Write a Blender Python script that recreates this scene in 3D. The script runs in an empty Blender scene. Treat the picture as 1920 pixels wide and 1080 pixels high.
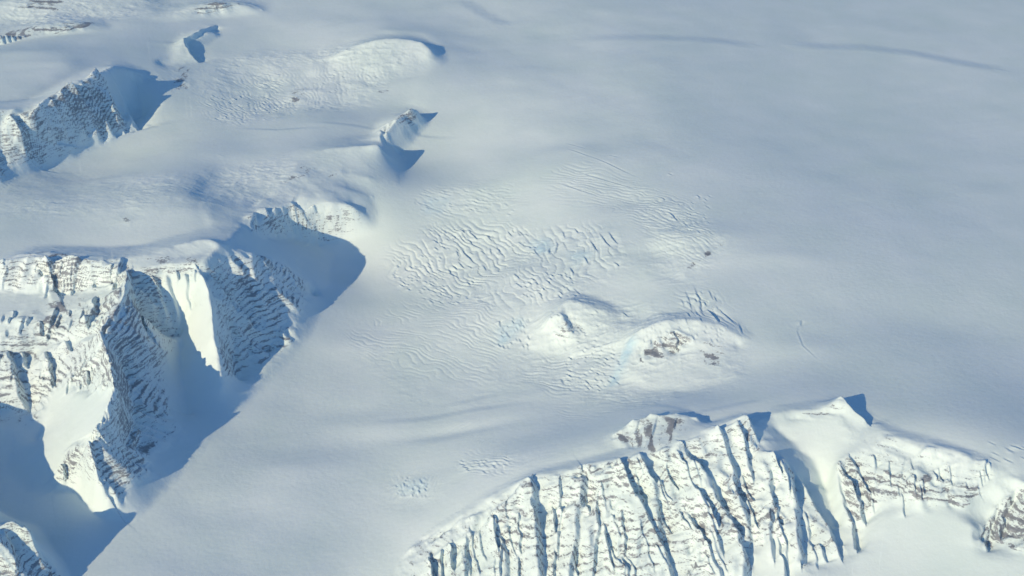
import bpy, math, random, time
import numpy as np
from mathutils import Vector, Matrix

# ------------------------------------------------------------------ camera, sky, sun
T0 = time.time()
SC = bpy.context.scene
CAM_Z = 9000.0
PITCH = math.radians(27.0)          # looking down from the aeroplane
FPX = 3045.0                        # focal length for a 1920 px wide picture
SUN_EL = math.radians(21.5)
SUN_AZ = math.radians(50.0)         # shadows run this far from +X towards +Y

cam = bpy.data.cameras.new("camera")
cam.sensor_width = 36.0
cam.lens = 36.0 * FPX / 1920.0
cam.clip_start = 10.0
cam.clip_end = 600000.0
cam_ob = bpy.data.objects.new("camera", cam)
SC.collection.objects.link(cam_ob)
cam_ob.location = (0, 0, CAM_Z)
cam_ob.rotation_euler = (math.pi / 2 - PITCH, 0, 0)
SC.camera = cam_ob

world = bpy.data.worlds.new("World")
SC.world = world
world.use_nodes = True
wn = world.node_tree
bg = wn.nodes["Background"]
sky = wn.nodes.new("ShaderNodeTexSky")
sky.sky_type = 'NISHITA'
sky.sun_disc = False
sky.sun_elevation = SUN_EL
# direction towards the sun
SUN_DIR = np.array([-math.cos(SUN_AZ) * math.cos(SUN_EL), -math.sin(SUN_AZ) * math.cos(SUN_EL), math.sin(SUN_EL)])
sky.sun_rotation = math.atan2(SUN_DIR[0], SUN_DIR[1])
sky.altitude = 3000.0
sky.air_density = 1.0
sky.dust_density = 0.0
sky.ozone_density = 8.0
wn.links.new(sky.outputs[0], bg.inputs[0])
bg.inputs[1].default_value = 0.112

sun = bpy.data.lights.new("sun", 'SUN')
sun.energy = 2.9
sun.angle = math.radians(0.5)
sun.color = (1.0, 0.862, 0.60)
sun_ob = bpy.data.objects.new("sun", sun)
SC.collection.objects.link(sun_ob)
sun_ob.rotation_euler = Vector(SUN_DIR).to_track_quat('Z', 'Y').to_euler()
sun_ob.location = (0, 0, 12000)

SC.view_settings.view_transform = 'Standard'
SC.view_settings.look = 'None'
SC.view_settings.exposure = 0.64
SC.view_settings.gamma = 1.0
SC.cycles.max_bounces = 4
SC.cycles.diffuse_bounces = 3

# ------------------------------------------------------------------ helpers
CP, SP = math.cos(PITCH), math.sin(PITCH)
def rays(u, v):
    dx = (np.asarray(u, float) - 960.0) / FPX
    dy = (540.0 - np.asarray(v, float)) / FPX
    return dx, CP + dy * SP, -SP + dy * CP
def ground(u, v, z):
    """world x, y of a point seen in the direction (u, v) that stands at height z"""
    x, y, w = rays(u, v)
    t = (np.asarray(z, float) - CAM_Z) / w
    return x * t, y * t
def polar(x, y):
    return np.arctan2(x, y), 0.5 * np.log(x * x + y * y)
def sstep(a, b, x):
    t = np.clip((x - a) / (b - a), 0, 1)
    return t * t * (3 - 2 * t)

_rng = np.random.RandomState(11)
_perm = _rng.rand(256, 256).astype(np.float32)
def vnoise(x, y, seed=0):
    """smooth value noise in -1..1"""
    x = x + seed * 17.37; y = y + seed * 9.71
    xi = np.floor(x).astype(np.int32); yi = np.floor(y).astype(np.int32)
    fx = (x - xi).astype(np.float32); fy = (y - yi).astype(np.float32)
    fx = fx * fx * fx * (fx * (fx * 6 - 15) + 10); fy = fy * fy * fy * (fy * (fy * 6 - 15) + 10)
    x0 = xi & 255; x1 = (xi + 1) & 255; y0 = yi & 255; y1 = (yi + 1) & 255
    a = _perm[y0, x0]; b = _perm[y0, x1]; c = _perm[y1, x0]; d = _perm[y1, x1]
    return 2 * ((a + (b - a) * fx) * (1 - fy) + (c + (d - c) * fx) * fy) - 1
def fbm(x, y, wl, octs, seed=0, gain=0.5, ridged=False):
    out = 0; amp = 1.0; tot = 0
    for o in range(octs):
        ca, sa = math.cos(0.7 * o + seed), math.sin(0.7 * o + seed)
        n = vnoise((x * ca - y * sa) / wl, (x * sa + y * ca) / wl, seed * 5 + o)
        if ridged: n = 1 - 2 * np.abs(n)
        out = out + n * amp; tot += amp; amp *= gain; wl *= 0.52
    return out / tot
def blur(a, n):
    for _ in range(n):
        b = a.copy()
        b[1:-1] = (a[:-2] + 2 * a[1:-1] + a[2:]) / 4
        a = b.copy()
        a[:, 1:-1] = (b[:, :-2] + 2 * b[:, 1:-1] + b[:, 2:]) / 4
    return a

# ------------------------------------------------------------------ solving grid (log-polar round the point under the aeroplane)
DG = 0.0016
TH = np.arange(math.radians(-38), math.radians(32), DG)
RH = np.arange(math.log(7000.0), math.log(56000.0), DG)
GT, GR = np.meshgrid(TH, RH)
GX = np.exp(GR) * np.sin(GT); GY = np.exp(GR) * np.cos(GT)
NR, NT = GT.shape
def sample(A, th, rh):
    i = np.clip((rh - RH[0]) / DG, 0, NR - 1.001); j = np.clip((th - TH[0]) / DG, 0, NT - 1.001)
    i0 = i.astype(np.int32); j0 = j.astype(np.int32); fi = i - i0; fj = j - j0
    return (A[i0, j0] * (1 - fi) * (1 - fj) + A[i0 + 1, j0] * fi * (1 - fj)
            + A[i0, j0 + 1] * (1 - fi) * fj + A[i0 + 1, j0 + 1] * fi * fj)
def hit(H, u, v):
    """where the view direction (u, v) first meets the height field H"""
    u = np.atleast_1d(np.asarray(u, float)); v = np.atleast_1d(np.asarray(v, float))
    x, y, w = rays(u, v)
    zs = np.linspace(1500, -250, 900)
    t = (zs[None, :] - CAM_Z) / w[:, None]
    px, py = x[:, None] * t, y[:, None] * t
    th, rh = polar(px, py)
    below = sample(H, th, rh) >= zs[None, :]
    k = np.where(below.any(1), below.argmax(1), len(zs) - 1)
    r = np.arange(len(u))
    return px[r, k], py[r, k], zs[k]
def densify(p, step):
    """p: list of tuples; points every `step` px"""
    p = [np.array(q, float) for q in p]; out = [p[0]]
    for a, b in zip(p[:-1], p[1:]):
        n = max(1, int(np.hypot(*(b - a)[:2]) / step))
        out += [a + (b - a) * (k / n) for k in range(1, n + 1)]
    return np.array(out)
def poly_mask(px, py):
    """cells of the solving grid inside the world polygon"""
    th, rh = polar(px, py)
    j0 = max(0, int((th.min() - TH[0]) / DG) - 1); j1 = min(NT, int((th.max() - TH[0]) / DG) + 2)
    i0 = max(0, int((rh.min() - RH[0]) / DG) - 1); i1 = min(NR, int((rh.max() - RH[0]) / DG) + 2)
    m = np.zeros((NR, NT), bool)
    if i1 <= i0 or j1 <= j0: return m
    X = GT[i0:i1, j0:j1]; Y = GR[i0:i1, j0:j1]; ins = np.zeros(X.shape, bool)
    n = len(th)
    for k in range(n):
        xa, ya, xb, yb = th[k], rh[k], th[(k + 1) % n], rh[(k + 1) % n]
        if ya == yb: continue
        c = ((ya > Y) != (yb > Y)) & (X < (xb - xa) * (Y - ya) / (yb - ya) + xa)
        ins ^= c
    m[i0:i1, j0:j1] = ins
    return m

# ------------------------------------------------------------------ the snow surface without mountains
ICE = [  # u, v, z
 (150,1110,0),(300,1000,0),(500,800,0),(620,640,20),(690,540,60),(650,475,70),(100,960,0),(0,880,0),(-200,900,0),(300,1200,0),(-200,1100,0),
 (600,900,20),(760,700,80),(800,920,120),(720,1000,30),(800,1150,-50),(1100,1150,-60),(1400,1150,60),(800,620,120),
 (900,520,290),(1000,460,510),(1100,620,450),(1000,700,250),(900,780,200),(800,440,260),(800,380,400),
 (900,900,400),(1000,870,560),(1100,850,660),(1150,838,730),(1100,790,480),(1000,820,420),(900,850,320),(800,960,190),(850,1000,250),
 (1000,750,320),(1240,760,730),(1320,770,810),(1400,765,840),(1300,735,640),(1240,700,520),(1200,540,680),(1100,545,600),(1180,580,610),(1300,480,860),(1300,580,800),(1240,585,760),(1380,600,790),(1440,620,780),(1180,600,650),
 (1500,745,850),(1560,735,830),(1650,765,810),(1640,742,790),(1700,790,850),(1750,808,880),(1800,822,888),(1850,838,880),(1500,700,790),(1700,770,850),(1900,862,850),(1960,890,820),(2050,900,700),(1450,620,820),(1400,480,890),(1600,500,880),(1800,600,720),(2000,600,700),
 (1700,380,820),(1950,300,760),(1500,200,780),(1900,60,850),(1200,100,880),(1200,280,850),(1050,350,740),(950,300,620),(2200,100,850),
 (850,330,530),(740,345,590),(770,300,420),(770,310,420),(730,355,500),(900,200,700),(900,100,760),(850,60,800),(820,210,600),(800,240,560),
 (100,430,840),(150,445,840),(300,430,870),(380,420,850),(400,385,810),(450,375,800),(250,370,860),(50,360,820),(-100,430,850),(400,340,800),(450,300,740),(300,300,730),(520,250,700),(640,240,700),
 (120,300,590),(250,265,600),(20,365,700),(-150,420,700),(330,240,690),(430,415,820),(480,452,90),(560,455,150),(640,456,110),(420,350,800),(385,365,840),(440,380,810),(700,430,320),(500,370,745),(600,345,700),(720,400,400),
 (330,170,820),(450,200,640),(600,190,620),(700,190,640),(600,110,760),(450,110,760),(400,60,900),(250,90,1100),(100,120,1300),(0,170,1400),(-150,180,1420),
 (720,80,930),(790,84,930),(760,130,800),(600,30,900),(300,30,1050),(100,60,1080),(0,90,1100),(100,5,1000),(-200,0,1000),(500,5,950),(900,10,900),
 (0,600,640),(-200,620,640),(1700,1010,430),(1800,1070,360),(1620,1060,290),(1700,1200,150),(2000,1100,350),
]
a = np.array(ICE, float)
ax, ay = ground(a[:, 0], a[:, 1], a[:, 2]); at, ar = polar(ax, ay)
C = 0.05
def kern(d2): return np.sqrt(d2 + C * C)
K = kern((at[:, None] - at) ** 2 + (ar[:, None] - ar) ** 2) + np.eye(len(a)) * -0.002
W = np.linalg.solve(K, a[:, 2] - 500)
Hice = np.full((NR, NT), 500.0)
cg = slice(None, None, 6)
tc, rc = GT[cg, cg], GR[cg, cg]
Hc = np.full(tc.shape, 500.0)
for k in range(len(a)): Hc += W[k] * kern((tc - at[k]) ** 2 + (rc - ar[k]) ** 2)
Hc = np.clip(Hc, -80, 1250)
ii = np.minimum(np.arange(NR) / 6.0, Hc.shape[0] - 1.001); jj = np.minimum(np.arange(NT) / 6.0, Hc.shape[1] - 1.001)
i0 = ii.astype(int)[:, None]; j0 = jj.astype(int)[None, :]; fi = (ii % 1)[:, None]; fj = (jj % 1)[None, :]
Hice = Hc[i0, j0] * (1 - fi) * (1 - fj) + Hc[i0 + 1, j0] * fi * (1 - fj) + Hc[i0, j0 + 1] * (1 - fi) * fj + Hc[i0 + 1, j0 + 1] * fi * fj
Hice = blur(Hice, 12)
# the open plain on the right dips gently away from the sun
_pr = GX * math.cos(SUN_AZ) + GY * math.sin(SUN_AZ) - 17500
Hice -= 0.036 * np.minimum(1500 * np.logaddexp(0, _pr / 1500), 16000) * sstep(math.radians(-2), math.radians(16), GT + (GY - 15000) / 12000 * math.radians(8))

# ------------------------------------------------------------------ mountains: foot outline on the snow, crest and spur lines with heights
MOUNTAINS = []
def mountain(label, foot, curves): MOUNTAINS.append((label, foot, curves))
mountain("massive blue-shadowed mountain with a pointed lit snow ramp, on the left beside the long shadow on the glacier",
 [(600,565),(575,630),(505,700),(430,780),(350,880),(260,975),(205,985),(150,925),(60,925),(20,880),(30,810),(0,800),(-250,830),(-250,520),(-60,512),(0,482),(60,462),(110,462),(200,466),(260,463),(320,446),(390,425),(455,397),(475,425),(500,448),(560,452),(620,475)],
 [[(-250,520,930),(-60,505,930),(0,490,940),(40,476,960),(62,473,970),(86,484,985),(120,482,995),(150,483,995),(190,487,975),(240,482,950),(290,477,975),(335,456,1010),(385,446,1035),(409,452,1025)],
  [(330,480,960),(380,478,965),(408,463,985)],
  [(410,456,1000),(438,442,900),(458,412,740)],
  [(410,456,1000),(386,490,985),(370,490,980),(300,498,960),(245,510,930),(238,560,880),(232,580,860),(192,620,840),(213,690,790),(220,742,740),(192,800,640),(167,840,560),(186,900,340),(210,946,140)],
  [(-250,575,680),(0,548,690),(60,552,690),(130,548,700),(235,545,800)],
  [(-250,625,620),(0,603,640),(70,585,660),(130,562,690)],
  [(-250,680,440),(0,665,440),(80,648,470),(180,628,700)],
  [(-250,790,90),(0,772,120),(60,775,110)],
  [(95,735,300),(70,830,60)],
  [(370,492,975),(395,560,790),(405,620,600),(413,690,340),(412,740,150)],
  [(410,456,1000),(470,474,800),(520,490,580),(560,520,320),(590,562,60)],
  [(405,505,860),(450,570,500),(475,612,310),(505,665,30)],
  [(430,610,400),(440,660,180),(445,720,40)],
  [(345,622,360),(338,660,230),(338,710,140),(352,780,30)],
  [(262,600,500),(300,622,340),(338,632,260)],
  [(235,700,420),(250,780,280),(235,860,160)]])
mountain("dark mountain spur at the bottom left corner, one sunlit white rib running down it",
 [(-260,755),(-120,830),(-60,900),(0,965),(30,980),(70,990),(105,1045),(150,1110),(120,1260),(-450,1260),(-520,800)],
 [[(-230,760,720),(-165,800,700),(-145,850,670),(-150,930,650),(-60,1010,560),(20,990,460),(50,1000,430),(66,1018,350),(85,1046,240),(105,1075,110),(125,1110,0)],
  [(-145,850,670),(-90,900,500),(-40,950,350)]])
mountain("low striped rock face with a rounded snow cap above the wide blue shadow",
 [(455,440),(590,446),(640,445),(700,430),(705,395),(690,370),(640,350),(560,352),(500,378),(455,395)],
 [[(458,412,740),(475,404,720),(520,394,690),(548,384,680),(562,392,640),(590,384,650),(620,378,650),(660,386,570),(683,402,440)],
  [(550,380,690),(575,368,710),(610,360,700),(650,370,600),(680,396,450)]])
mountain("rounded white summit with speckled rock on its left shoulder, above the low striped rock face",
 [(455,398),(392,420),(378,395),(395,352),(440,322),(500,300),(540,288),(590,268),(640,260),(712,262),(745,300),(750,345),(690,362),(640,352),(560,354),(500,380)],
 [[(400,405,850),(438,396,800),(470,388,765),(500,368,750)],
  [(470,392,710),(510,362,730),(535,335,760),(560,305,790),(590,285,810),(622,277,820),(665,273,830),(710,268,850)],
  [(590,322,740),(640,318,720),(690,335,640)],[(540,350,730),(600,347,710),(655,352,650),(700,362,560)]])
mountain("small dark-edged rock peak casting a pointed blue shadow on the open snow",
 [(700,275),(720,290),(760,275),(800,232),(800,205),(770,196),(740,205),(710,235),(704,262)],
 [[(716,265,700),(722,244,750),(745,222,790),(768,209,820),(786,211,760)],
  [(732,262,640),(752,246,680),(772,230,690)]])
mountain("blue-shadowed ribbed mountain wall at the upper left edge beside a dark rounded hollow",
 [(300,195),(275,232),(210,265),(120,298),(40,330),(0,362),(-250,420),(-250,200),(0,192),(60,190),(140,145),(215,112),(270,130)],
 [[(-250,220,1450),(0,206,1400),(36,206,1390),(58,222,1300),(76,195,1380),(110,181,1370),(147,152,1380),(168,160,1300),(190,139,1270),(215,122,1220),(250,133,1080),(278,155,880)],
  [(190,139,1270),(215,175,980),(240,225,640)],[(252,150,940),(262,190,760),(262,220,620)]])
mountain("long gullied mountain face in the foreground, bottom centre, its crest rising to the right",
 [(725,1090),(780,1010),(850,965),(925,918),(1000,880),(1080,866),(1150,848),(1210,835),(1260,825),(1300,806),(1345,790),(1390,775),(1420,780),(1440,820),(1480,858),(1510,885),(1545,940),(1575,1000),(1600,1060),(1600,1200),(1300,1260),(700,1260)],
 [[(735,1078,20),(790,1012,150),(850,975,290),(925,930,450),(1000,893,610),(1080,880,690),(1150,862,780),(1205,850,840),(1260,836,890),(1300,818,930),(1345,800,960),(1390,786,1000),(1412,786,980)],
  [(1412,786,980),(1426,830,830),(1470,863,750),(1495,890,650),(1535,950,470),(1575,1020,330)],
  [(700,1200,-60),(1000,1170,-60),(1300,1160,50),(1560,1130,200)]])
mountain("brown rocky peak with a snow tip directly behind the foreground crest",
 [(1130,835),(1210,850),(1290,830),(1325,800),(1315,780),(1260,765),(1190,780),(1140,815)],
 [[(1140,826,720),(1165,808,770),(1190,794,820),(1215,787,850),(1245,777,900),(1285,781,910),(1305,785,890)]])
mountain("broad white mountain with a smooth snow bowl and a small peak casting a blue triangle, lower right",
 [(1420,780),(1440,820),(1480,858),(1510,885),(1545,940),(1575,1000),(1600,1050),(1640,1000),(1660,965),(1760,955),(1830,985),(1830,1040),(1870,1045),(1990,1060),(2150,1060),(2150,900),(1990,930),(1930,900),(1860,858),(1800,840),(1750,822),(1690,808),(1640,780),(1605,758),(1575,740),(1530,752),(1460,762)],
 [[(1415,786,900),(1440,780,860),(1475,772,860),(1540,766,890),(1575,752,960),(1600,769,890),(1640,797,850),(1690,822,860),(1750,833,890),(1800,849,890),(1860,870,850),(1900,893,800),(1930,915,780),(2000,945,800),(2150,960,800)],
  [(1452,800,800),(1490,835,690),(1525,865,600),(1548,920,450),(1570,990,330)],
  [(1600,840,760),(1572,868,700),(1600,920,560),(1625,972,430),(1606,1030,300)],
  [(1920,925,700),(1885,950,600),(1852,990,460),(1830,1030,370)]])
mountain("white dome-shaped nunatak with a crescent of bare brown rock in the middle of the icefall",
 [(1165,665),(1165,705),(1215,722),(1300,728),(1390,705),(1402,665),(1405,630),(1370,598),(1300,586),(1230,590),(1180,615)],
 [[(1183,640,640),(1205,618,735),(1240,606,785),(1300,601,820),(1350,611,815),(1386,633,775),(1384,655,700)],
  [(1265,636,690),(1272,655,635),(1262,670,575)]])
mountain("small bright nunatak speckled with tan rock, left of the white dome",
 [(990,650),(1100,665),(1210,640),(1215,610),(1160,580),(1075,550),(1020,580),(995,620)],
 [[(1025,604,500),(1050,580,570),(1071,564,620),(1110,577,615),(1175,600,600)]])
mountain("thin line of dark rock on the snow rim at the right edge of the icefall",
 [(1275,515),(1310,498),(1365,465),(1368,448),(1335,455),(1290,490),(1272,505)],
 [[(1282,505,815),(1305,492,830),(1335,466,845),(1360,458,845)]])
mountain("snowy dome with a grey rock knob, upper left centre under the hooked snow crest",
 [(520,190),(560,215),(640,205),(660,170),(620,140),(560,150)],
 [[(545,186,665),(560,170,690),(590,170,700),(615,178,680)]])
mountain("white snow crest ending in a sharp blue triangular shadow at top centre",
 [(600,150),(700,170),(790,150),(830,115),(825,85),(790,68),(720,64),(640,85)],
 [[(620,105,870),(690,82,1020),(722,73,1070),(760,74,1070),(790,80,1060),(808,95,1000),(815,110,920)]])
mountain("band of low speckled rock at the top left edge",
 [(-100,85),(0,78),(100,62),(200,50),(190,35),(100,32),(0,50),(-100,60)],
 [[(-100,68,1260),(0,62,1260),(60,46,1270),(100,39,1270),(160,40,1240),(185,41,1190)]])
mountain("speckled rocky slope at the very top left corner of the view",
 [(-150,50),(60,40),(150,31),(290,24),(310,-12),(200,-30),(-150,-30)],
 [[(-150,10,1170),(20,0,1190),(60,-6,1200),(160,-10,1200),(270,-4,1120)]])
mountain("far pale ridge with faint rock marks at the top edge, right of the corner slope",
 [(290,42),(340,34),(420,30),(490,20),(505,4),(470,-6),(400,-2),(330,14)],
 [[(305,34,1060),(345,20,1120),(400,4,1150),(450,2,1130),(490,8,1060)]])
mountain("hooked snow scarp with a thin blue inner edge, upper left",
 [(285,150),(330,175),(370,165),(385,120),(375,90),(415,60),(400,48),(345,60),(320,100),(290,125)],
 [[(300,125,900),(335,100,960),(346,76,1010),(365,66,1020),(403,53,1030)],
  [(346,76,1010),(356,98,930),(368,114,860)]])

H = Hice.copy()
ids = np.zeros((NR, NT), np.int16)
fixed = np.ones((NR, NT), bool)
for k, (lab, foot, curves) in enumerate(MOUNTAINS):
    f = densify(foot + [foot[0]], 12)
    fx, fy, fz = hit(Hice, f[:, 0], f[:, 1])
    m = poly_mask(fx, fy)
    ids[m] = k + 1
    fixed[m] = False
zsum = np.zeros((NR, NT)); zn = np.zeros((NR, NT))
for lab, foot, curves in MOUNTAINS:
    for c in curves:
        p = densify(c, 0.7)
        x, y = ground(p[:, 0], p[:, 1], p[:, 2])
        # crests wander a little
        x = x + 14 * vnoise(p[:, 0] / 9, p[:, 1] / 9, 3); y = y + 20 * vnoise(p[:, 0] / 9, p[:, 1] / 9, 4)
        z = p[:, 2] + 10 * vnoise(p[:, 0] / 12, p[:, 1] / 12, 5) + 5 * vnoise(p[:, 0] / 4, p[:, 1] / 4, 6)
        th, rh = polar(x, y)
        i = np.clip(np.round((rh - RH[0]) / DG).astype(int), 0, NR - 1); j = np.clip(np.round((th - TH[0]) / DG).astype(int), 0, NT - 1)
        np.add.at(zsum, (i, j), z); np.add.at(zn, (i, j), 1)
cm = zn > 0
H[cm] = zsum[cm] / zn[cm]
fixed |= cm
def relax(Hf, fx, n):
    for _ in range(n):
        avg = np.empty_like(Hf)
        avg[1:-1, 1:-1] = 0.25 * (Hf[:-2, 1:-1] + Hf[2:, 1:-1] + Hf[1:-1, :-2] + Hf[1:-1, 2:])
        avg[0] = Hf[0]; avg[-1] = Hf[-1]; avg[:, 0] = Hf[:, 0]; avg[:, -1] = Hf[:, -1]
        Hf = np.where(fx, Hf, avg)
    return Hf
def solve(Hf, fx, depth):
    if depth > 0:
        r, c = (Hf.shape[0] // 2) * 2, (Hf.shape[1] // 2) * 2
        f4 = fx[:r, :c].reshape(r // 2, 2, c // 2, 2).transpose(0, 2, 1, 3).reshape(r // 2, c // 2, 4)
        h4 = Hf[:r, :c].reshape(r // 2, 2, c // 2, 2).transpose(0, 2, 1, 3).reshape(r // 2, c // 2, 4)
        n = f4.sum(2); hc = np.where(n > 0, (h4 * f4).sum(2) / np.maximum(n, 1), h4.mean(2))
        hc = solve(hc, n > 0, depth - 1)
        up = np.repeat(np.repeat(hc, 2, 0), 2, 1)
        g = Hf.copy(); g[:r, :c] = np.where(fx[:r, :c], Hf[:r, :c], up); Hf = g
    return relax(Hf, fx, 40 if depth > 0 else 400)
H = solve(H, fixed, 5)
inm = blur((ids > 0).astype(float), 6)
SOFT = [k + 1 for k, q in enumerate(MOUNTAINS) if any(t in q[0] for t in ("rounded white", "nunatak", "snowy dome", "white snow crest", "thin line", "band of low", "far pale ridge"))]
FIRM = [k + 1 for k, q in enumerate(MOUNTAINS) if any(t in q[0] for t in ("nunatak", "white snow crest", "thin line"))]
for msk, n1, n2 in ((np.isin(ids, [q for q in SOFT if q not in FIRM]), 22, 12), (np.isin(ids, FIRM), 13, 8), (ids > 0, 5, 4)):
    _b = blur(msk.astype(float), n1)
    H = H + (blur(H, n2) - H) * np.clip(4 * _b * (1 - _b) * 1.3, 0, 1)
H = np.where(ids > 0, blur(H, 1), H)
print("base solved", round(time.time() - T0, 1))

# ------------------------------------------------------------------ where rock shows through, and where blue ice does
ROCK = [ # amount, polygon in view directions, laid on the surface
 (1.0,[(0,490),(60,472),(240,482),(300,478),(380,480),(385,500),(245,512),(238,562),(190,625),(0,665),(0,600),(130,560),(230,548),(130,548),(0,548)]),
 (0.9,[(-100,670),(80,650),(185,625),(213,690),(216,740),(200,745),(130,722),(95,740),(70,800),(-100,790)]),
 (1.0,[(-60,1005),(20,985),(52,998),(90,1045),(130,1100),(-60,1120)]),
 (0.9,[(100,905),(120,850),(165,835),(208,945),(150,915)]),
 (0.98,[(186,622),(245,560),(250,600),(310,640),(305,700),(330,800),(300,850),(215,950),(165,840),(218,742)]),
 (0.9,[(245,560),(300,598),(335,612),(322,660),(300,710),(250,650)]),
 (0.8,[(245,512),(300,500),(310,560),(320,605),(250,600)]),
 (0.3,[(300,500),(370,492),(385,560),(380,600),(320,605)]),
 (0.92,[(385,495),(420,478),(470,476),(530,492),(575,530),(575,565),(550,640),(480,700),(420,715),(410,640),(400,560)]),
 (0.9,[(462,410),(550,386),(590,384),(650,384),(684,404),(690,420),(640,436),(585,440),(470,438)]),
 (1.1,[(515,360),(560,305),(600,300),(590,330),(530,350)]),(1.1,[(590,325),(640,318),(650,335),(600,335)]),
 (1.4,[(716,265),(722,238),(768,208),(790,214),(775,235),(740,240),(728,268)]),
 (0.95,[(-100,215),(36,208),(147,154),(190,140),(238,225),(250,238),(190,268),(100,300),(30,322),(0,350),(-100,390)]),
 (0.82,[(740,1080),(790,1014),(1000,895),(1200,852),(1300,820),(1412,788),(1426,832),(1495,890),(1575,1010),(1590,1040),(1500,1060),(1440,1000),(1400,1090),(1330,1090),(1200,1090),(740,1120)]),
 (1.2,[(1140,827),(1190,792),(1245,776),(1308,786),(1300,810),(1270,830),(1225,848)]),
 (1.15,[(1565,866),(1600,850),(1650,880),(1740,890),(1850,930),(1800,965),(1700,945),(1640,950),(1625,975),(1606,1030),(1575,950)]),
 (0.6,[(1570,770),(1690,825),(1800,855),(1900,895),(1880,940),(1740,890),(1600,850)]),
 (1.3,[(1825,1030),(1850,985),(1885,945),(1930,915),(2100,930),(2100,1040),(1860,1030)]),
 (0.7,[(1535,765),(1575,752),(1605,772),(1600,785),(1570,780),(1470,790),(1470,775)]),
 (1.45,[(1195,690),(1200,655),(1225,632),(1262,632),(1300,645),(1298,660),(1272,658),(1262,675),(1225,682)]),
 (1.2,[(1310,645),(1360,640),(1365,670),(1330,700),(1315,680)]),
 (0.85,[(1035,640),(1030,600),(1055,582),(1085,600),(1100,625),(1085,645)]),
 (2.0,[(1278,510),(1283,500),(1340,462),(1362,454),(1362,462),(1338,472)]),
 (1.5,[(545,192),(550,172),(565,160),(578,175),(597,170),(590,185),(560,195)]),
 (1.4,[(296,162),(300,138),(306,160)]),(1.3,[(320,170),(322,128),(360,122),(358,165)]),
 (1.7,[(-50,70),(60,50),(160,42),(190,42),(160,55),(80,66),(0,80)]),
 (1.9,[(30,20),(60,0),(120,-5),(110,22),(60,15)]),(1.4,[(330,30),(400,5),(480,8),(400,25)]),
 (1.35,[(378,318),(393,297),(420,284),(427,288),(400,303),(384,322)]),(0.9,[(190,430),(215,408),(245,402),(235,415),(252,415),(248,432)]),
 (1.8,[(1420,575),(1432,566),(1440,572)]),
 (1.0,[(700,185),(725,165),(735,170),(705,195)]),
]
ROUGH = [ # broken, uneven snow slopes: amount, polygon
 (1.7,[(360,190),(420,110),(560,100),(700,80),(800,100),(700,200),(560,225),(430,240)]),(1.8,[(0,45),(0,0),(480,0),(430,25),(200,40),(60,60)]),
 (1.2,[(0,300),(130,320),(330,330),(500,300),(480,360),(250,420),(0,400)]),(1.5,[(740,480),(800,420),(960,410),(1160,430),(1180,520),(1050,560),(900,590),(740,540)]),
 (1.5,[(1000,540),(1180,560),(1300,590),(1400,640),(1400,720),(1200,760),(980,740),(940,640)]),(1.4,[(1230,360),(1330,430),(1380,460),(1300,540),(1200,520)]),
 (0.8,[(760,390),(830,340),(1000,340),(1000,390),(820,410)]),(1.0,[(720,900),(800,880),(850,920),(800,960),(730,950)]),(0.6,[(840,850),(1130,830),(1130,860),(900,900)]),
 (0.8,[(640,640),(900,640),(1000,760),(800,780)]),(1.2,[(320,360),(500,300),(620,340),(460,400)]),
]
rock = np.zeros((NR, NT), np.float32)
for amt, poly in ROCK:
    f = densify(poly + [poly[0]], 10)
    x, y, z = hit(H, f[:, 0], f[:, 1])
    # irregular outline
    x = x + 45 * vnoise(x / 150, y / 150, 8); y = y + 60 * vnoise(x / 150, y / 150, 9)
    rock = np.maximum(rock, amt * poly_mask(x, y))
rock = blur(rock, 4).astype(np.float32)
rough = np.zeros((NR, NT), np.float32)
for amt, poly in ROUGH:
    f = densify(poly + [poly[0]], 10); x, y, z = hit(H, f[:, 0], f[:, 1])
    rough = np.maximum(rough, amt * poly_mask(x, y))
rough = blur(rough, 26).astype(np.float32)
BLUEICE = [(0.9,[(1195,640),(1182,632),(1150,700),(1142,725),(1155,720),(1180,670)]),(0.6,[(935,650),(930,620),(975,600),(985,615),(960,640)]),
 (0.7,[(990,450),(1030,440),(1035,470),(1010,475)]),(0.5,[(1060,470),(1120,470),(1080,500)]),(0.4,[(800,370),(850,370),(830,400),(790,398)]),
 (0.35,[(740,910),(800,895),(800,925),(750,930)])]
bice = np.zeros((NR, NT), np.float32)
for amt, poly in BLUEICE:
    f = densify(poly + [poly[0]], 8); x, y, z = hit(H, f[:, 0], f[:, 1])
    bice = np.maximum(bice, amt * poly_mask(x, y))
bice = blur(bice, 3).astype(np.float32)

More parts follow.
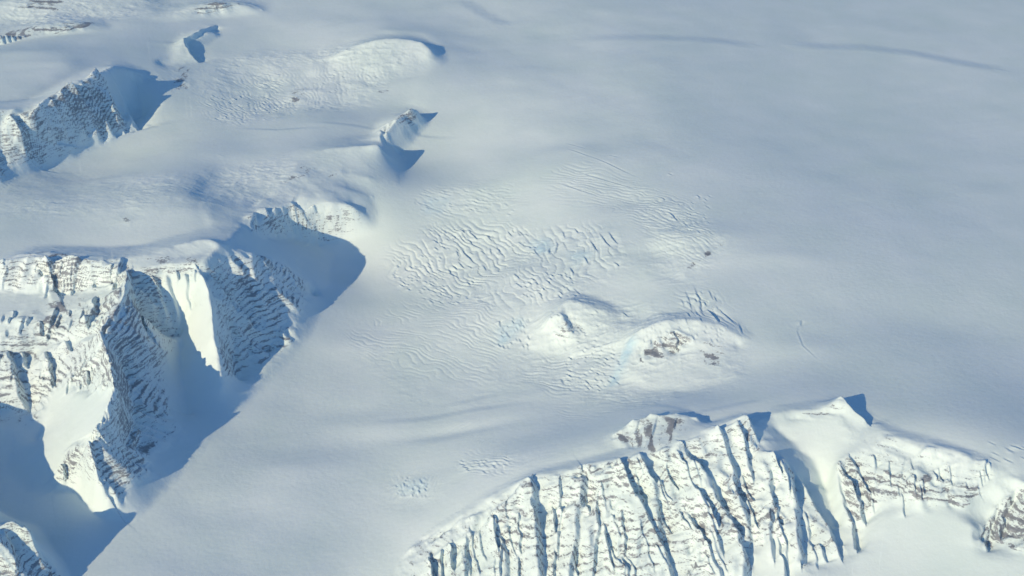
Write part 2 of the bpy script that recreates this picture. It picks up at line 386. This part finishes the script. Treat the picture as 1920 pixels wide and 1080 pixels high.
# crevassed areas: amount, wavelength m, direction (deg of the crevasse line from +X), polygon
CREV = [
 (1.0, 95, 118, [(730,470),(800,430),(900,410),(1000,420),(1010,470),(960,500),(900,560),(820,560),(740,520)]),
 (0.8, 110, 100, [(1000,430),(1060,415),(1150,425),(1190,470),(1120,520),(1050,540),(1000,500)]),
 (0.6, 85, 150, [(760,390),(820,350),(960,345),(980,380),(880,405),(780,410)]),
 (0.35, 70, 130, [(780,560),(900,560),(1000,620),(1000,680),(880,650)]),
 (0.6, 75, 150, [(1060,640),(1170,640),(1150,720),(1050,740),(960,720)]),
 (0.7, 90, 110, [(1270,540),(1330,540),(1390,610),(1400,640),(1340,600),(1280,590)]),
 (0.5, 80, 150, [(1010,330),(1100,300),(1200,340),(1330,420),(1320,470),(1230,440),(1150,390),(1050,370)]),
 (0.45, 60, 60, [(730,905),(780,885),(820,900),(810,940),(750,945)]),
 (0.5, 60, 140, [(850,850),(960,850),(960,890),(880,890)]),
 (0.5, 75, 120, [(370,190),(440,150),(560,140),(560,200),(450,235),(380,220)]),
 (0.5, 75, 100, [(560,150),(680,110),(740,140),(640,200),(570,200)]),
 (0.3, 75, 40, [(830,800),(900,790),(960,830),(860,830)]),
 (0.7, 90, 110, [(900,490),(1000,480),(1080,560),(960,590),(890,560)]),
 (0.5, 70, 125, [(1180,330),(1290,370),(1340,440),(1330,500),(1240,480),(1180,400)]),
 (0.4, 75, 140, [(640,640),(760,560),(900,570),(960,650),(900,720),(760,700)]),
 (0.3, 80, 150, [(1050,700),(1200,730),(1250,760),(1050,790)]),
]
crev = np.zeros((NR, NT), np.float32); cphx = np.zeros((NR, NT), np.float32); 
crevlist = []
for amt, wl, dg, poly in CREV:
    f = densify(poly + [poly[0]], 10); x, y, z = hit(H, f[:, 0], f[:, 1])
    crevlist.append((blur(amt * poly_mask(x, y).astype(np.float32), 22), wl, math.radians(dg)))

# gullies: carry noise up the fall line
Hs = blur(H, 5)
gi, gj = np.gradient(Hs)                      # per cell; cell size is r*DG
cell = np.exp(GR) * DG
slope = np.sqrt(gi ** 2 + gj ** 2) / cell
gm = np.sqrt(gi ** 2 + gj ** 2) + 1e-6
di, dj = -gi / gm, -gj / gm
ti = (GR - RH[0]) / DG; tj = (GT - TH[0]) / DG
stp = np.clip(28.0 / cell, 0.3, 2)
for _ in range(34):
    th = TH[0] + tj * DG; rh = RH[0] + ti * DG
    s = np.minimum(sample(slope, th, rh) / 0.25, 1)
    ti = ti + sample(di, th, rh) * stp * s; tj = tj + sample(dj, th, rh) * stp * s
th = TH[0] + tj * DG; rh = RH[0] + ti * DG
ex, ey = np.exp(rh) * np.sin(th), np.exp(rh) * np.cos(th)
gul = 0.6 * (1 - 2 * np.abs(vnoise(ex / 260, ey / 260, 21))) + 0.5 * (1 - 2 * np.abs(vnoise(ex / 120, ey / 120, 22))) + 0.3 * vnoise(ex / 60, ey / 60, 23)
gul = blur(gul, 1)
print("fields", round(time.time() - T0, 1))

# ------------------------------------------------------------------ steps: a wall that drops on the side away from the sun, drawn along a line
STEPS = []
def step(A, pts, w=None, up=None, down=None):
    if A > 11 and (w is None or w <= 60): A *= 1.9; w = None; up = A * 2.6; down = A * 2.4
    STEPS.append((A, pts, w, up, down))
# gullies of the foreground face
step(34,[(1000,898),(1003,940),(1008,990),(1014,1040),(1016,1100)],50,120,120)
step(20,[(935,995),(942,1020),(950,1050),(952,1100)])
step(16,[(872,1030),(876,1060),(875,1090)])
step(24,[(1092,880),(1098,905),(1085,960),(1082,1010),(1070,1100)])
step(30,[(1205,852),(1225,905),(1238,965),(1245,1000)],50,120,150)
step(26,[(1163,870),(1187,925),(1213,970),(1248,1025),(1265,1090)])
step(14,[(1120,930),(1122,1000),(1110,1090)])
step(16,[(1165,970),(1172,1020),(1170,1040)])
step(36,[(1284,840),(1325,895),(1352,945),(1385,995),(1400,1050),(1402,1110)],60,140,150)
step(26,[(1343,803),(1368,850),(1381,905),(1405,985),(1408,1010)])
step(18,[(1385,800),(1400,850),(1412,900)])
step(20,[(1287,960),(1318,1015),(1350,1080),(1360,1110)])
step(16,[(1310,930),(1335,990),(1352,1040)])
step(20,[(1445,900),(1450,960),(1444,1000),(1452,1050)])
step(36,[(1475,867),(1491,920),(1498,985),(1504,1055)],55,120,120)
step(26,[(1500,890),(1530,950),(1560,1000),(1576,1040)])
step(16,[(1537,1020),(1550,1050)])
step(12,[(1050,900),(1052,960),(1045,1040)])
step(26,[(1390,784),(1412,800),(1422,820)])
_rs = random.Random(9)
for _ in range(70):
    u = _rs.uniform(800, 1540); vt = 1075 - (u - 735) * 0.62 if u < 1000 else (905 - (u - 1000) * 0.28 if u < 1400 else 800 + (u - 1400) * 0.8)
    v = _rs.uniform(vt + 5, 1060); ln_ = _rs.uniform(25, 80); lean = 0.1 + 0.35 * sstep(1000, 1250, u) - 0.25 * sstep(1400, 1480, u) + _rs.uniform(-.1, .1)
    STEPS.append((_rs.uniform(12, 30), [(u, v), (u + lean * ln_ * .5 + _rs.uniform(-3, 3), v + ln_ * .5), (u + lean * ln_, v + ln_)], 24, 50, 50))
for _ in range(30):
    u = _rs.uniform(1580, 1860); v = _rs.uniform(850, 930); ln_ = _rs.uniform(20, 45)
    STEPS.append((_rs.uniform(7, 16), [(u, v), (u + ln_ * .15, v + ln_)], 20, 40, 40))
for _ in range(50):
    u = _rs.uniform(0, 235); v = _rs.choice([_rs.uniform(490, 530), _rs.uniform(580, 625), _rs.uniform(660, 720)]) ; ln_ = _rs.uniform(12, 35)
    STEPS.append((_rs.uniform(10, 20), [(u, v), (u - ln_ * .25, v + ln_)], 22, 40, 40))
# right hand mountain
step(26,[(1576,868),(1594,905),(1614,940),(1622,975)])
step(18,[(1595,855),(1615,890),(1632,920)])
step(22,[(1570,890),(1582,940),(1600,985),(1606,1028)])
step(22,[(1570,752),(1590,762),(1606,776),(1630,795)],60,150,300)
step(8,[(1650,850),(1640,890),(1650,940)]); step(8,[(1700,850),(1690,890),(1700,930)]); step(8,[(1830,900),(1835,930),(1815,950)])
step(22,[(1900,935),(1880,975),(1878,1010)]); step(18,[(1870,960),(1855,1000),(1850,1030)])
# left massif
step(30,[(243,512),(248,545),(262,590),(285,610)],60,200,160)
step(36,[(88,484),(98,500),(95,515),(80,525)],50,100,100)
step(18,[(150,485),(145,505),(140,530)]); step(16,[(230,485),(226,510),(215,545)])
step(20,[(180,560),(176,590),(165,615)]); step(14,[(105,580),(98,615),(90,640)]); step(16,[(80,612),(80,635)])
step(40,[(18,668),(30,700),(38,730),(52,765)],60,120,200); step(22,[(45,660),(50,690)]); step(24,[(88,662),(95,690),(98,720)])
step(18,[(126,640),(131,655)]); step(16,[(163,690),(163,715)])
step(22,[(52,1000),(70,1030),(92,1070)])
step(14,[(10,1000),(30,1040),(40,1080)])
step(10,[(1200,790),(1190,815)]); step(11,[(1235,780),(1225,812),(1215,835)]); step(10,[(1270,782),(1262,810)])
step(22,[(118,880),(128,905)])
step(26,[(290,512),(305,560),(320,605)]); step(20,[(250,520),(275,550),(296,575)])
step(18,[(348,508),(352,545),(358,580)]); step(24,[(312,515),(328,560),(340,604)]); step(14,[(330,500),(336,520)]); step(14,[(366,505),(368,530)])
step(30,[(372,500),(392,540),(402,590),(408,650)],45,100,120)
step(24,[(392,510),(420,545),(440,580)]); step(26,[(405,505),(435,545),(462,590),(475,612)])
# striped wall beyond
step(26,[(550,384),(573,404),(590,425),(592,440)],50,80,100); step(16,[(478,404),(482,430),(500,445)])
for q in (500, 518, 533, 552): step(15,[(q,392),(q+6,415),(q+18,440)])
step(20,[(590,385),(592,400)])
# crest arete of the left massif
step(22,[(246,512),(240,558),(214,600),(191,622),(213,690),(220,742),(192,800),(168,840),(187,900),(203,930)])
step(12,[(1263,634),(1271,648),(1268,664)])
# upper left wall
for q0, q1, A in (((20,215),(52,275),30),((45,225),(55,300),22),((76,200),(105,270),34),((100,190),(125,262),20),((118,180),(165,262),28),((140,165),(190,262),30),((160,165),(215,255),26),((186,145),(232,240),34),((205,135),(255,232),26)):
    step(A*1.5,[q0,((q0[0]+q1[0])/2+3,(q0[1]+q1[1])/2),q1],60,90,120)
step(30,[(348,76),(352,92),(362,108),(370,116)],60,150,250); step(18,[(348,76),(370,66),(405,52)],60,150,250)
step(34,[(716,266),(718,246),(735,230)],70,120,150)
# rims on the open snow
step(16,[(1100,76),(1200,72),(1320,76),(1400,84)],500,900,1500)
step(18,[(1500,84),(1620,88),(1720,100),(1860,128)],500,900,1500)
step(14,[(870,5),(905,28),(950,50)],400,900,1200)
step(8,[(450,10),(490,10)],200,400,500)
step(7,[(660,800),(780,790),(900,765),(1010,752)],150,300,350)
step(5,[(820,765),(900,745),(960,730)],120,200,250)
step(5,[(560,235),(680,242),(760,240)],120,200,300)
step(6,[(440,240),(520,246),(620,243)],120,200,300)
step(5,[(1180,750),(1300,775),(1420,750),(1500,705)],120,250,250)
step(5,[(700,235),(780,252),(870,258)],100,200,300)
# crevasses one can tell apart
def crack(A, *pts): STEPS.append((min(A * 1.7, 10.9) if A < 9.5 else A * 1.5, list(pts), None, None, None))
crack(9,(1122,434),(1137,455),(1152,467)); crack(8,(1140,432),(1150,447),(1161,458)); crack(9,(1105,447),(1113,460),(1124,476))
crack(9,(1094,478),(1104,495)); crack(9,(1040,443),(1046,455),(1042,470),(1027,488)); crack(7,(1032,460),(1028,475))
crack(7,(1068,500),(1075,512),(1074,520)); crack(5,(1055,428),(1060,445)); crack(5,(1078,425),(1085,435))
crack(8,(1000,462),(1010,478)); crack(6,(996,470),(1003,474)); crack(7,(1152,490),(1162,498))
crack(6,(872,428),(888,440),(898,450)); crack(6,(905,436),(918,443)); crack(6,(950,428),(962,440)); crack(6,(970,426),(986,438))
crack(6,(872,440),(885,455),(905,463)); crack(7,(862,463),(878,480),(893,492)); crack(7,(856,470),(860,480)); crack(7,(838,495),(846,512),(865,520))
crack(6,(848,494),(858,505)); crack(6,(858,488),(872,502)); crack(5,(875,494),(888,500)); crack(6,(875,522),(882,535)); crack(5,(884,520),(888,530))
crack(5,(820,440),(828,445)); crack(5,(930,455),(937,468)); crack(5,(918,460),(922,475)); crack(5,(905,492),(912,505))
crack(7,(1252,393),(1262,402),(1272,415)); crack(4,(1284,540),(1292,560),(1300,590)); crack(4,(1300,530),(1312,560),(1320,598))
crack(10,(1330,580),(1340,595),(1348,604)); crack(5,(1340,570),(1360,590),(1380,612)); crack(4,(1385,605),(1392,630))
crack(4,(1165,582),(1180,592)); crack(1.6,(1500,600),(1495,620),(1505,650),(1540,680)); crack(4,(1504,598),(1500,610))
crack(4,(1240,366),(1248,370)); crack(4,(1252,322),(1262,326)); crack(3,(1140,292),(1160,296)); crack(3,(1060,268),(1100,282)); crack(3,(1060,280),(1110,298))
crack(3,(1060,318),(1180,345),(1230,352)); crack(3,(1040,340),(1120,362)); crack(3,(1090,290),(1200,330))
rs = random.Random(5)
for (u0, v0, u1, v1, n, A, du, dv) in ((735,480,830,540,45,4,7,5),(800,425,1000,470,30,5,10,7),(780,540,900,570,25,3,14,8),(960,510,1080,560,30,5,7,7),
        (1050,650,1160,730,45,4,9,6),(780,350,960,400,40,3,12,4),(1030,580,1120,640,20,4,7,5),(740,895,800,930,30,2.6,3,8),(1270,540,1340,600,12,4,5,12),
        (860,855,950,885,20,3,10,4),(380,180,550,225,40,4,8,4),(600,120,720,180,20,3,8,4),(1200,610,1370,640,22,3,2,9),(1240,360,1330,440,22,3,7,5),(930,600,990,650,25,4,4,8),
        (470,140,520,170,9,5,16,3),(1840,820,1920,860,8,4,30,14),(100,905,200,930,0,4,3,3)):
    for _ in range(int(n * 1.5)):
        u = rs.uniform(u0, u1); v = rs.uniform(v0, v1); k = rs.uniform(.5, 1.2)
        crack(A * rs.uniform(.5, 1.2), (u, v), (u + du * k * .5 + rs.uniform(-1, 1), v + dv * k * .5), (u + du * k, v + dv * k))

SWELL = [
 (900,600,150,50,40),(1000,560,90,40,30),(820,470,110,30,20),(1250,660,150,40,30),(1350,450,110,30,24),(1100,300,140,26,24),(600,230,160,24,26),(520,120,120,20,30),(300,380,160,24,22),(750,160,120,24,24),
 (640,650,140,50,20),(560,900,160,60,14), # u, v, radius across px, radius in depth px, height m: snow swells
 (960,515,60,22,50),(780,915,45,20,24),(900,870,60,14,22),(1300,440,70,22,26),(1060,285,60,14,18),(1450,480,90,14,14),
 (850,360,90,14,16),(1180,370,60,14,-14),(1230,470,40,14,-20),(1110,700,60,20,16),(1020,735,50,12,14),(560,150,60,14,14),
 (170,340,70,12,26),(330,395,80,10,24),(250,415,50,8,24),(90,120,90,8,16),(740,120,50,12,30),(660,650,60,20,12),(560,880,80,25,14),(450,960,80,25,-10),
 (700,800,80,25,10),(1000,900,50,10,8),(1700,600,160,40,-16),(1650,930,30,10,8),(850,810,100,12,-14),(650,770,60,20,-10),(1500,650,70,18,12),(560,330,30,12,10),
]

# ------------------------------------------------------------------ the mesh grid
def spaced(lo, hi, fine, a0, a1, coarse, grow):
    mid = list(np.arange(a0, a1, fine)); left = []; x = a0; s = fine
    while x > lo: s = min(s * grow, coarse); x -= s; left.append(x)
    right = []; x = mid[-1]; s = fine
    while x < hi: s = min(s * grow, coarse); x += s; right.append(x)
    return np.array(left[::-1] + mid + right)
FINE = 0.00056
TV = spaced(-math.pi, math.pi, FINE, math.radians(-22.5), math.radians(22.5), 0.03, 1.02)
TV[0] = -math.pi; TV[-1] = math.pi
RV = spaced(math.log(300.0), math.log(300000.0), FINE * 1.35, math.log(9700.0), math.log(30500.0), 0.06, 1.03)
TT, RR = np.meshgrid(TV, RV)
X = np.exp(RR) * np.sin(TT); Y = np.exp(RR) * np.cos(TT)
print("grid", TT.shape, round(time.time() - T0, 1))
Z = sample(H, TT, RR)
# settle to a level sheet outside the modelled sector
edge = sstep(math.radians(-37.5), math.radians(-32), TT) * (1 - sstep(math.radians(28), math.radians(31.5), TT)) * sstep(math.log(7100), math.log(8200), RR) * (1 - sstep(math.log(40000), math.log(54000), RR))
Z = 400 + (Z - 400) * edge
SL = sample(slope, TT, RR); RK = sample(rock, TT, RR); GU = sample(gul, TT, RR)
IM = sample(inm, TT, RR)
MID = ids[np.clip(np.round((RR - RH[0]) / DG).astype(int), 0, NR - 1), np.clip(np.round((TT - TH[0]) / DG).astype(int), 0, NT - 1)]
MID = np.where(edge > 0.05, MID, 0)
# gentle relief of the open snow
calm = 1 - 0.55 * sstep(math.radians(3), math.radians(9), TT) * (1 - 0.0)
U1 = fbm(X, Y * 0.8, 3600, 2, 1); U2 = fbm(X + 300 * U1, Y, 1300, 3, 2)
U3 = fbm(X * 0.8 + 200 * U2, Y * 0.6, 700, 2, 66)
open_ = (1 - IM)
Z += calm * (46 * U1 + 24 * U2 + 8 * U3) * (0.25 + 0.75 * open_)
for u, v, ru, rv, h in SWELL:
    x, y, z = hit(H, [u], [v]); d = math.hypot(x[0], y[0]); dep = math.hypot(d, CAM_Z - z[0])
    rx = ru * dep / FPX; ry = rv * dep / FPX / ((CAM_Z - z[0]) / dep)
    q = ((X - x[0]) / rx) ** 2 + ((Y - y[0]) / ry) ** 2
    h = min(1.6 * h, 0.075 * ry)
    Z += h * np.exp(-q * (1 + 0.25 * U2))
# wind-packed streaks
wa = math.radians(20)
sx = X * math.cos(wa) + Y * math.sin(wa); sy = -X * math.sin(wa) + Y * math.cos(wa)
Z += open_ * 2.6 * fbm(sx / 5, sy, 260, 3, 5) * (0.3 + 0.7 * sstep(-.3, .5, U1 - U2))
RG = sample(rough, TT, RR) + 0.6 * IM * (1 - np.clip(RK, 0, 1)) * (MID > 0)
pw = sstep(-.4, .5, fbm(X, Y, 700, 2, 61))
Z += RG * (9 * fbm(X, Y * 0.8, 420, 3, 62) + (1.5 + 3.5 * pw) * fbm(X * 0.8, Y, 120, 3, 63, 0.6, True))
Z += open_ * 0.5 * fbm(X, Y, 70, 2, 64)
# ribs, gullies and roughness of rock faces
steep = sstep(0.15, 0.55, SL)
rk = np.clip(RK, 0, 1)
Z += rk * steep * 70 * GU
D1 = fbm(X, Y, 230, 4, 7, 0.55, True)
Z += rk * (5 + 15 * steep) * D1 + IM * (1 - rk) * 3 * D1
ph = (Z + 18 * fbm(X, Y, 1100, 2, 12) + 4 * fbm(X, Y, 220, 2, 13) + 0.03 * X) / 46.0
st = np.sin(2 * math.pi * ph) + 0.5 * np.sin(2 * math.pi * ph * 2.3 + 1.0)
stb = sstep(-0.35, 0.45, fbm(X, Y, 260, 3, 14))
Z += rk * steep * 5.5 * st * stb
# crevassed ground
for m, wl, dg in crevlist:
    cv = sample(m, TT, RR)
    w = cv > 0.02
    x = X[w]; y = Y[w]
    wx = 55 * vnoise(x / 330, y / 330, 31) + 25 * vnoise(x / 140, y / 140, 32)
    p = (x * -math.sin(dg) + y * math.cos(dg) + wx * 1.5) / (wl * 0.88)
    al = (x * math.cos(dg) + y * math.sin(dg))
    c = 1 - np.abs(np.sin(math.pi * p)) ** 0.6
    on = sstep(-0.35, 0.3, vnoise(al / 240 + 3 * np.floor(p), np.floor(p) * 7.3 + 0.5, 33) + 0.25 * vnoise(x / 500, y / 500, 34))
    Z[w] += cv[w] * (-13 * c * on + 4.0 * fbm(x, y, 110, 3, 35))
# steps and single crevasses
SH = np.array([math.cos(SUN_AZ), math.sin(SUN_AZ)])
Hq = H
allp = np.concatenate([np.array(s[1], float) for s in STEPS])
hx, hy, hz = hit(H, allp[:, 0], allp[:, 1])
k = 0; DZ = np.zeros_like(Z)
for A, pts, w, up, dn in STEPS:
    n = len(pts); px = hx[k:k + n]; py = hy[k:k + n]; k += n
    big = A > 11
    if w is None: w = max(24.0, A * 1.35)
    if up is None: up = A * 3.2 if big else A * 4
    if dn is None: dn = A * 3.6 if big else A * 3
    pad = 3.2 * max(up, dn) + w
    r = np.hypot(px, py); dth = pad / r.min()
    j0 = np.searchsorted(TV, np.arctan2(px, py).min() - dth); j1 = np.searchsorted(TV, np.arctan2(px, py).max() + dth)
    i0 = np.searchsorted(RV, math.log(max(400, r.min() - pad))); i1 = np.searchsorted(RV, math.log(r.max() + pad))
    if i1 - i0 < 2 or j1 - j0 < 2: continue
    x = X[i0:i1, j0:j1]; y = Y[i0:i1, j0:j1]
    if big:
        wob = vnoise(x / 90, y / 90, 41); wob2 = vnoise(x / 90, y / 90, 42)
        x = x + 14 * wob; y = y + 14 * wob2
    best = np.full(x.shape, 1e9); sg = np.zeros(x.shape); tpar = np.zeros(x.shape)
    seg = np.hypot(np.diff(px), np.diff(py)); L = seg.sum(); acc = 0
    for q in range(n - 1):
        dx, dy = px[q + 1] - px[q], py[q + 1] - py[q]; l2 = dx * dx + dy * dy + 1e-6
        t = ((x - px[q]) * dx + (y - py[q]) * dy) / l2; tc_ = np.clip(t, 0, 1)
        ex_ = x - px[q] - tc_ * dx; ey_ = y - py[q] - tc_ * dy; d = np.hypot(ex_, ey_)
        nx, ny = -dy, dx
        if nx * SH[0] + ny * SH[1] < 0: nx, ny = -nx, -ny
        s = np.sign(ex_ * nx + ey_ * ny)
        b = d < best
        best = np.where(b, d, best); sg = np.where(b, s, sg)
        tpar = np.where(b, (acc + np.clip(t, -0.5 if q == 0 else 0, 1.5 if q == n - 2 else 1) * seg[q]) / L, tpar); acc += seg[q]
    s = best * sg + w * 0.5
    prof = np.where(s < 0, np.exp(np.minimum(s, 0) / up), np.where(s < w, np.cos(np.clip(s / w, 0, 1) * math.pi), -np.exp(-(np.maximum(s, w) - w) / dn)))
    tap = sstep(-0.12 if big else -0.05, 0.12 if big else 0.45, tpar) * (1 - sstep(0.9 if big else 0.55, 1.12 if big else 1.05, tpar))
    DZ[i0:i1, j0:j1] += A * prof * tap
Z += DZ
print("heights", round(time.time() - T0, 1))

# ------------------------------------------------------------------ bare rock, blue ice
gx = np.gradient(X, axis=1); gy = np.gradient(Y, axis=1); gz = np.gradient(Z, axis=1)
hx_ = np.gradient(X, axis=0); hy_ = np.gradient(Y, axis=0); hz_ = np.gradient(Z, axis=0)
nx = gy * hz_ - gz * hy_; ny = gz * hx_ - gx * hz_; nz = gx * hy_ - gy * hx_
ln = np.sqrt(nx * nx + ny * ny + nz * nz) + 1e-9
nx /= ln; ny /= ln; nz /= ln
fl = np.sign(nz); nx *= fl; ny *= fl; nz *= fl
tilt = np.sqrt(np.maximum(0, 1 - nz * nz)) / np.maximum(nz, 0.05)
br = fbm(X, Y, 150, 3, 51, 0.6)
expo = 0.55 * st * (0.3 + 0.7 * stb) + 1.1 * br + 0.8 * (tilt - 0.8)
line = np.abs(np.sin(math.pi * (ph * 1.0 + 0.15 * br))) ** 4 + 0.5 * np.abs(np.sin(math.pi * (ph * 2.3 + 0.4))) ** 4
ROCKV = np.clip(RK * (0.45 + 0.35 * np.clip(tilt - 0.7, -0.35, 0.8) + 0.2 * br + 1.0 * line * (0.4 + 0.6 * stb)), 0, 2.0)
ROCKV = np.where(RK > 0.03, ROCKV, 0).astype(np.float32)
BICE = sample(bice, TT, RR).astype(np.float32) * (0.5 + 0.5 * sstep(-.2, .6, br)).astype(np.float32)

# ------------------------------------------------------------------ materials
def build_material():
    m = bpy.data.materials.new("snow_rock_ice"); m.use_nodes = True
    nt = m.node_tree; N = nt.nodes; Lk = nt.links
    bs = N["Principled BSDF"]
    def attr(name):
        q = N.new("ShaderNodeAttribute"); q.attribute_name = name; return q.outputs["Fac"]
    geo = N.new("ShaderNodeNewGeometry")
    def noise(scale, detail, rough=0.55, vec=None):
        q = N.new("ShaderNodeTexNoise"); q.inputs["Scale"].default_value = scale; q.inputs["Detail"].default_value = detail
        q.inputs["Roughness"].default_value = rough; Lk.new(vec or geo.outputs["Position"], q.inputs["Vector"]); return q.outputs["Fac"]
    def mth(op, a_, b_=None, clamp=False):
        q = N.new("ShaderNodeMath"); q.operation = op; q.use_clamp = clamp
        for s_, v_ in zip(q.inputs, (a_, b_)):
            if v_ is None: continue
            if isinstance(v_, (int, float)): s_.default_value = v_
            else: Lk.new(v_, s_)
        return q.outputs[0]
    def ramp(fac, stops):
        q = N.new("ShaderNodeValToRGB"); e = q.color_ramp.elements
        while len(e) < len(stops): e.new(0.5)
        for el, (p_, c_) in zip(e, stops): el.position = p_; el.color = (*c_, 1)
        Lk.new(fac, q.inputs[0]); return q.outputs[0]
    def mix(fac, a_, b_):
        q = N.new("ShaderNodeMix"); q.data_type = 'RGBA'
        Lk.new(fac, q.inputs[0]); Lk.new(a_, q.inputs[6]); Lk.new(b_, q.inputs[7]); return q.outputs[2]
    mp = N.new("ShaderNodeMapping"); mp.inputs["Scale"].default_value = (1, 1, 2.4); Lk.new(geo.outputs["Position"], mp.inputs["Vector"])
    fine = noise(0.046, 4, 0.62, mp.outputs[0])
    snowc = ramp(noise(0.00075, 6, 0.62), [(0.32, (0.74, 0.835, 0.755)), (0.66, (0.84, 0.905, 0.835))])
    rockc = ramp(noise(0.012, 5, 0.65), [(0.3, (0.20, 0.21, 0.22)), (0.55, (0.29, 0.295, 0.30)), (0.75, (0.43, 0.435, 0.44))])
    icec = ramp(noise(0.02, 3), [(0.3, (0.42, 0.66, 0.72)), (0.7, (0.62, 0.80, 0.84))])
    mp2 = N.new("ShaderNodeMapping"); mp2.inputs["Scale"].default_value = (0.15, 0.15, 1.0); Lk.new(geo.outputs["Position"], mp2.inputs["Vector"])
    bands = noise(0.050, 4, 0.65, mp2.outputs[0])
    rk_ = mth('ADD', mth('ADD', mth('MULTIPLY', bands, 0.6), mth('MULTIPLY', fine, 0.4)), mth('MULTIPLY', attr("rock"), 0.197))
    rf = N.new("ShaderNodeMapRange"); rf.interpolation_type = 'SMOOTHSTEP'
    rf.inputs[1].default_value = 0.655; rf.inputs[2].default_value = 0.775; Lk.new(rk_, rf.inputs[0])
    on = mth('GREATER_THAN', attr("rock"), 0.02)
    rfac = mth('MULTIPLY', rf.outputs[0], on)
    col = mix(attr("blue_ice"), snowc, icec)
    col = mix(rfac, col, rockc)
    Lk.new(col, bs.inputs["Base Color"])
    bs.inputs["Roughness"].default_value = 0.7
    bs.inputs["Specular IOR Level"].default_value = 0.12
    bmp = N.new("ShaderNodeBump"); bmp.inputs["Distance"].default_value = 6.0; bmp.inputs["Strength"].default_value = 0.5
    Lk.new(noise(0.02, 6, 0.6), bmp.inputs["Height"]); Lk.new(bmp.outputs[0], bs.inputs["Normal"])
    return m
MAT = build_material()

# ------------------------------------------------------------------ meshes: one for the ice sheet, one for each mountain
nr, ntv = TT.shape
CO = np.stack([X, Y, Z], -1).reshape(-1, 3).astype(np.float32)
NO = np.stack([nx, ny, nz], -1).reshape(-1, 3).astype(np.float32)
RF = ROCKV.reshape(-1); BF = BICE.reshape(-1)
I = (np.arange(nr - 1)[:, None] * ntv + np.arange(ntv - 1)[None, :])
quad = np.stack([I, I + 1, I + ntv + 1, I + ntv], -1).reshape(-1, 4)
QID = MID[:-1, :-1].reshape(-1)
def make(name, sel, label, cat):
    q = quad[sel]
    used = np.zeros(len(CO), bool); used[q.ravel()] = True
    remap = np.cumsum(used) - 1
    vi = np.nonzero(used)[0]; f = remap[q].astype(np.int32)
    me = bpy.data.meshes.new(name)
    me.vertices.add(len(vi)); me.vertices.foreach_set("co", CO[vi].ravel())
    me.loops.add(f.size); me.loops.foreach_set("vertex_index", f.ravel())
    me.polygons.add(len(f)); me.polygons.foreach_set("loop_start", np.arange(0, f.size, 4, dtype=np.int32))
    me.update(calc_edges=True)
    me.polygons.foreach_set("use_smooth", np.ones(len(f), bool))
    for an, src in (("rock", RF), ("blue_ice", BF)):
        at_ = me.attributes.new(an, 'FLOAT', 'POINT'); at_.data.foreach_set("value", src[vi])
    me.normals_split_custom_set_from_vertices(NO[vi].astype(np.float64))
    me.materials.append(MAT)
    ob = bpy.data.objects.new(name, me); SC.collection.objects.link(ob)
    ob["kind"] = "structure"; ob["label"] = label; ob["category"] = cat
    return ob
make("ice_sheet", QID == 0, "pale blue-grey snow-covered ice sheet and glacier filling the ground between the mountains", "ice sheet")
for k, (lab, foot, curves) in enumerate(MOUNTAINS):
    s = QID == k + 1
    if s.sum() > 4: make("mountain", s, lab, "mountain")
    else: print("EMPTY", lab)
print("built", round(time.time() - T0, 1))

# ------------------------------------------------------------------ thin air haze over the whole landscape
def build_haze(density):
    me = bpy.data.meshes.new("haze"); R = 302000.0; z0, z1 = float(Z.min()) - 1.0, CAM_Z + 60.0
    v = [(x, y, z) for z in (z0, z1) for x, y in ((-R, -R), (R, -R), (R, R), (-R, R))]
    me.from_pydata(v, [], [(3, 2, 1, 0), (4, 5, 6, 7), (0, 1, 5, 4), (1, 2, 6, 5), (2, 3, 7, 6), (3, 0, 4, 7)])
    m = bpy.data.materials.new("haze_air"); m.use_nodes = True; nt = m.node_tree
    nt.nodes.remove(nt.nodes["Principled BSDF"])
    pv = nt.nodes.new("ShaderNodeVolumePrincipled")
    pv.inputs["Color"].default_value = (0.56, 0.92, 1.0, 1); pv.inputs["Density"].default_value = density; pv.inputs["Anisotropy"].default_value = 0.3
    nt.links.new(pv.outputs[0], nt.nodes["Material Output"].inputs["Volume"])
    me.materials.append(m); ob = bpy.data.objects.new("haze", me); SC.collection.objects.link(ob)
    ob["kind"] = "stuff"; ob["label"] = "thin pale blue air haze over the whole ice landscape"
build_haze(7.0e-6)
SC.cycles.volume_bounces = 0
